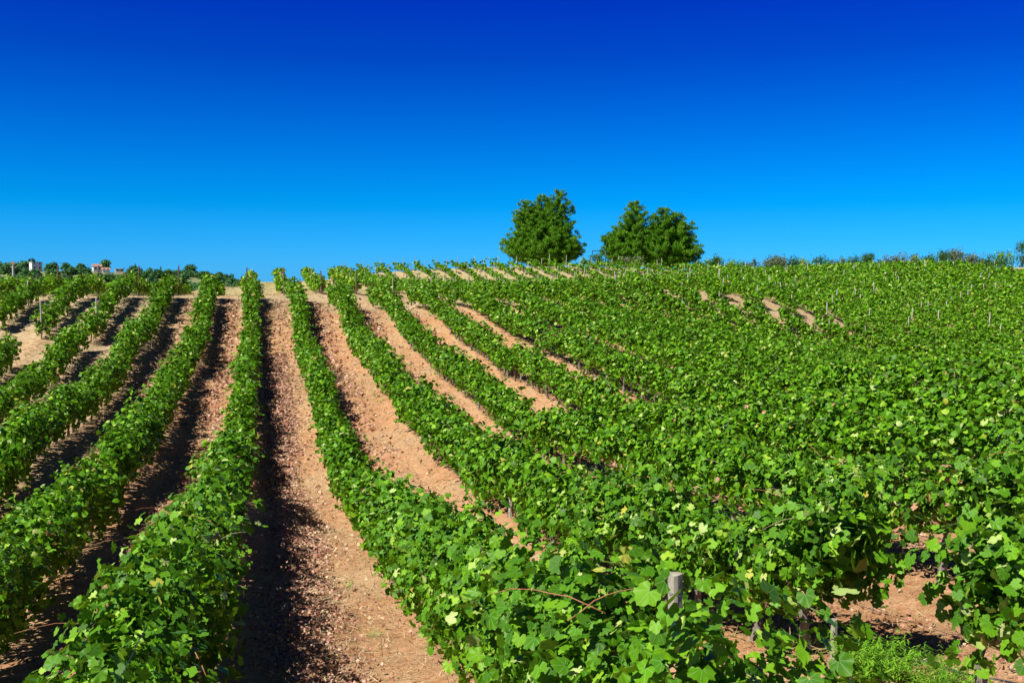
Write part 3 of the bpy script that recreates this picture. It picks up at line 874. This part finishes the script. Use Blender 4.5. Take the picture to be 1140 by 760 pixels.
def far_tree(kind, px, f, sc, name, label, group):
    p = hill_pt(px, f); p.z -= 1.2; root = empty(name, p); root.scale = (sc, sc, sc); root.rotation_euler.z = random.uniform(0, 6)
    for nm, d in kind: link(nm, d, root)
    tag(root, label, 'tree', group)
r = random.Random(9)
pxs = sorted([q for q in (r.uniform(-20, 268) for _ in range(100)) if min(abs(q - 41), abs(q - 108), abs(q - 120), abs(q - 134)) > 8])
for i, px in enumerate(pxs):
    near_house = min(abs(px - q) for q in (40, 108, 133)) < 9
    far_tree(far_meshes[r.randrange(4)], px, r.uniform(10, 40) if not near_house else r.uniform(45, 70), r.uniform(.75, 1.4) * (.8 if px > 200 else 1), 'tree',
             f"rounded tree on the distant hill's ridge, number {i + 1} from its left end", 'trees on the ridge of the distant hill')
pxs = sorted([q for q in (r.uniform(-20, 262) for _ in range(80))])
for i, px in enumerate(pxs):
    far_tree(far_meshes[r.randrange(4)], px, r.uniform(60, 130), r.uniform(.8, 1.5), 'tree',
             f"rounded tree low on the distant hill, number {i + 1} from its left end", 'trees on the slope of the distant hill')
far_tree(far_meshes[0], 30, -10, 1.75, 'tree', 'large dark round tree just left of the white box house on the distant hill', None)
far_tree(far_meshes[2], 115, -14, 1.7, 'tree', 'large dark tree rising behind the red-roofed house on the distant hill', None)
far_tree(far_meshes[1], 76, 2, 1.25, 'tree', 'broad tree midway between the white box house and the red-roofed house', None)
far_tree(far_meshes[3], 213, 2, 1.55, 'tree', 'tall rounded tree standing highest near the right end of the distant hill', None)
for i, px in enumerate([186, 192, 199, 204, 209, 218, 222, 226, 230, 234, 239, 244, 249, 254, 259]):
    far_tree(far_meshes[i % 4], px, 6 + (i * 7) % 25, .85 + .3 * ((i * 5) % 4) / 3 - .02 * max(0, i - 8) * 2, 'tree', f"tree in the dark clump where the distant hill falls away, {ORD[i + 1]} from the left", 'trees where the distant hill falls away')
for i, (px, sc) in enumerate([(151, .85), (167, .65), (174, .55), (179, .75)]):
    far_tree(cyp, px, 2, sc, 'cypress_tree', f'slim dark cypress on the distant hill, {ORD[i + 1]} of four from the left', 'cypresses on the distant hill')

def house(px, w, dpt, h, wall, roof, rz, label, f=0, sill=0.):
    p = hill_pt(px, f); root = empty('house', p + Vector((0, 0, sill)), rz); tag(root, label, 'house', 'houses on the distant hill')
    mb = MB(); mb.box((0, 0, h / 2 - 1.5), (w, dpt, h + 3)); wl_ = link('wall', mb.mesh('wall', wall), root)
    mb = MB()
    if roof == 'flat': mb.box((0, 0, h + .15), (w + .5, dpt + .5, .3)); rm = M_cream
    else:
        rm = M_tile
        mb.v = [(-w / 2 - .4, -dpt / 2 - .4, h), (w / 2 + .4, -dpt / 2 - .4, h), (w / 2 + .4, dpt / 2 + .4, h), (-w / 2 - .4, dpt / 2 + .4, h), (-w / 2 - .4, 0, h + 1.4), (w / 2 + .4, 0, h + 1.4)]
        mb.f = [(0, 1, 5, 4), (2, 3, 4, 5), (0, 4, 3), (1, 2, 5), (0, 3, 2, 1)]
    link('roof', mb.mesh('roof', rm), root)
    n = 2 if w < 7 else 3
    for fl in range(1 if h < 4 else 2):
        for i in range(n):
            mb = MB(); mb.box(((i + .5) / n * w - w / 2, -dpt / 2 - .03, 1.5 + fl * 2.8), (.9, .1, 1.1)); link('window', mb.mesh('window', M_glass), root)
    return root
house(40, 5.6, 5, 4.6, M_white, 'flat', R(28), 'white two-storey box house with a flat tan roof on the distant hill', 4)
house(108, 4.6, 4, 2.6, M_white, 'gable', R(20), 'white house with a red tiled roof on the distant hill', 4, .4)
house(118, 4.0, 4, 1.3, M_white, 'gable', R(10), 'low white annexe with a long red roof right of the red-roofed house', 8)
house(133, 4.6, 4, 2.0, M_cream, 'flat', R(10), 'small cream house with a flat roof, rightmost on the distant hill', 6)
house(28, 2.6, 3, 2.2, M_white, 'flat', R(0), 'tiny white shed below the large round tree on the distant hill', 22, .5)
house(70, 3.2, 3, 2.6, M_white, 'flat', R(10), 'tiny white building among trees below the middle of the distant hill', 60, .5)
# tall pale pole at the left edge
p = at_d(15.5, 326, 92); z0 = gz(p.x, 92); top = at_d(15.5, 294, 92).z - z0
root = empty('utility_pole', (p.x, 92, z0)); tag(root, 'tall pale wooden pole with a frayed cap near the left edge', 'pole')
mb = MB(); mb.tube([(0, 0, -.3), (0, 0, top)], [.12, .09], 8); link('pole', mb.mesh('pole', M_postpale), root)
mb = MB(); mb.box((0, 0, top + .1), (.34, .2, .22)); mb.box((0, 0, top - .25), (.5, .06, .07)); link('cap', mb.mesh('cap', M_twig), root)

# ------------------------------------------------------------ foreground things
def weed(px, py, X, d, wid, hgt, n, label, seed, loc=None):
    r = np.random.default_rng(seed)
    if loc is None:
        v = ray(px, py); b = v * (X / v.x) if X is not None else v * (d / v.y); loc = (b.x, b.y)
    x0, y0 = loc; z0 = gz(x0, y0)
    st = max(5, n // 26); P, T, N, sz = [], [], [], []
    for i in range(st):
        a = r.uniform(0, math.tau); q = r.random() ** .6 * wid * .5
        base = np.array([math.cos(a) * q * .5, math.sin(a) * q * .5, 0]); lean = np.array([math.cos(a) * q, math.sin(a) * q, hgt * r.uniform(.55, 1.05)])
        for t in np.linspace(.05, 1, 26):
            pp = base + lean * t; b2 = r.uniform(0, math.tau)
            P.append(pp + r.normal(0, .006, 3)); T.append([math.cos(b2), math.sin(b2), r.uniform(.5, 1.6)]); N.append([math.cos(b2) * .5, math.sin(b2) * .5, 1.]); sz.append(r.uniform(.5, 1.1))
    P, T, N = np.array(P), np.array(T), np.array(N)
    s = np.array(sz) * hgt * .23
    me = leaf_cloud('weed', P, N, T, s, r.random(len(P)), M_weed, lods=((1e9, (BLD[0] * np.array([1.6, 1, 1]), BLD[1])),))
    return tag(link('weed', me, None, (x0, y0, z0)), label, 'weed', 'weeds between the rows')
p1 = at_row(970, 762, 5.0)
weed(970, 762, 5.05, None, .60, .34, 4200, 'feathery lime green weed in the foreground gap, left of the second one', 31)
weed(1048, 762, 5.4, None, .60, .27, 3200, 'feathery lime green weed in the foreground gap, beside the black hoses', 32)
weed(862, 745, 5.3, None, .16, .16, 260, 'small weed tuft between the two bare vine trunks', 33)
W_ = [(387, 655, .95, 'tiny green seedling lowest on the red-leaf path'), (414, 712, .85, 'small green sprig near the bottom of the red-leaf path'), (420, 452, 4.2, 'lime tuft high on the second path'),
      (417, 442, 4.0, 'lime tuft topmost on the second path'), (535, 420, 9.9, 'lime green mat in the third gap, lower one'), (525, 405, 9.6, 'lime green mat in the third gap, upper one'),
      (545, 467, 6.6, 'pale green tuft midway down the third path'), (451, 341, 9.8, 'bright tuft near the top of the third gap')]
for i, (px, py, X, lab) in enumerate(W_):
    g = None
    v = ray(px, py)                       # march to the ground
    t = 3.0
    while t < 120 and v.z * t > gz(v.x * t, v.y * t): t += .4
    sc = 1 if t < 20 else 2.2
    weed(0, 0, None, None, .28 * sc, .14 * sc, 300, lab, 50 + i, loc=(v.x * t, v.y * t))

# drip hoses
def ground_pt(px, py, lift=0.):
    v = ray(px, py); t = 3.0
    while t < 120 and v.z * t > gz(v.x * t, v.y * t) + lift: t += .05
    return Vector((v.x * t, v.y * t, v.z * t))
for i, (pl, lab) in enumerate([([(985, 733), (1008, 735), (1030, 737), (1060, 746), (1085, 755), (1110, 768)], 'black drip hose curving past the weeds, upper strand'),
                               ([(1008, 742), (1035, 739), (1060, 748), (1090, 754), (1125, 760), (1150, 768)], 'black drip hose curving past the weeds, lower strand'),
                               ([(925, 733), (936, 742), (950, 757), (965, 775)], 'short black hose running down beside the pale stake')]):
    pts = [ground_pt(px, py, .05) + Vector((0, 0, .01)) for px, py in pl]
    mb = MB(); mb.tube(pts, .009, 8); tag(link('drip_hose', mb.mesh('drip_hose', M_hose, True)), lab, 'hose')

# leaf litter, straw, stones on the ground
def scatter(name, n, fx, y0, y1, tpl, m, s0, s1, lift, seed, flat=.35, ypow=1.6, growth=1 / 18):
    r = np.random.default_rng(seed)
    Y = y0 + (y1 - y0) * r.random(n) ** ypow
    X = fx(r, Y)
    Z = ground(X, Y) + lift + r.random(n) * lift * 1.3
    P = np.stack([X, Y, Z], -1); N = r.normal(0, flat, (n, 3)) + np.array([0, 0, 1.]); T = r.normal(0, 1, (n, 3)); T[:, 2] *= .2
    s = r.uniform(s0, s1, n) * (1 + np.clip(Y - 10, 0, 60) * growth)
    me = leaf_cloud(name, P, N, T, s, r.random(n), m, lods=((1e9, tpl),))
    return link(name, me)
def band(c, s, wig=.12):
    return lambda r, Y: c + wig * np.sin(Y * .35) + wig * 1.2 * np.sin(Y * 1.9 + c) + r.normal(0, s, len(Y))
tag(scatter('leaf_litter', 22000, band(.50, .30), 6, 60, SML, M_dead, .02, .055, .028, 81, flat=.8), kind='stuff')
def multi(r, Y):
    c = r.choice([-5.3, -2.3, -2.1, 1.0, 3.3, 3.6, 6.6, 9.6, 12.5, 6.3], len(Y)); return c + r.normal(0, .5, len(Y))
o = scatter('leaf_litter', 16000, multi, 6, 78, SML, M_dead, .03, .065, .028, 82, flat=.8); tag(o, kind='stuff')
def wide(r, Y):
    c = r.choice([-8.4, -5.4, -2.4, .6, .6, .6, 3.6, 3.6, 6.6, 6.6, 9.6, 12.6], len(Y)); return c + r.uniform(-1.2, 1.2, len(Y))
STRAW = (BLD[0] * np.array([.9, 2.2, 1]), BLD[1])
tag(scatter('dry_straw', 90000, wide, 6, 78, STRAW, M_straw, .03, .075, .03, 83, growth=1 / 30), kind='stuff')
# stones: little tetra-ish clods
r = np.random.default_rng(84); n = 900
Y = 6 + 60 * r.random(n) ** 1.5; X = wide(r, Y)
base = np.array([(1, 0, -.3), (-.4, .8, -.3), (-.6, -.7, -.3), (.1, .1, .75), (.5, .6, .2), (-.3, -.1, .6)]); bf = np.array([(0, 4, 3), (4, 1, 3), (1, 2, 5), (1, 5, 3), (2, 0, 5), (0, 3, 5), (0, 1, 4), (0, 2, 1)])
sz = .010 + .045 * r.random(n) ** 3 * (1 + Y / 60); an = r.uniform(0, 6.28, n)
V = base[None] * sz[:, None, None] * r.uniform(.7, 1.3, (n, 6, 1)); ca, sa = np.cos(an)[:, None], np.sin(an)[:, None]
V = np.stack([V[..., 0] * ca - V[..., 1] * sa + X[:, None], V[..., 0] * sa + V[..., 1] * ca + Y[:, None], V[..., 2] * .7 + (ground(X, Y) + .03)[:, None]], -1)
tag(link('gravel', np_mesh('gravel', V.reshape(-1, 3), [(bf[None] + (np.arange(n) * 6)[:, None, None]).reshape(-1, 3)], M_stone)), kind='stuff')
# dry grass on the crest and between rear rows
def rearx(r, Y): return np.interp(r.random(len(Y)), [0, 1], [-25, 50]) + 0 * Y
tag(scatter('dry_grass', 30000, rearx, 78, 124, STRAW, M_drygrass, .10, .22, .04, 85, flat=1.2, ypow=1.0, growth=0), kind='stuff')
def footx(r, Y):
    k = r.integers(-6, 5, len(Y)); return ROW0 + SP * k + r.normal(0, .28, len(Y))
tag(scatter('dry_grass', 16000, footx, 8, 74, STRAW, M_drygrass, .05, .12, .04, 86, flat=1.3, growth=1 / 40), kind='stuff')
_res = ground(ctl[:, 0], ctl[:, 1]) - ctl[:, 2]
print('resid', np.c_[ctl.round(1),_res.round(2)][np.abs(_res)>.35].tolist())
print('faces', sum(len(o.data.polygons) for o in S.objects if o.type == 'MESH'), 'objects', len(S.objects))
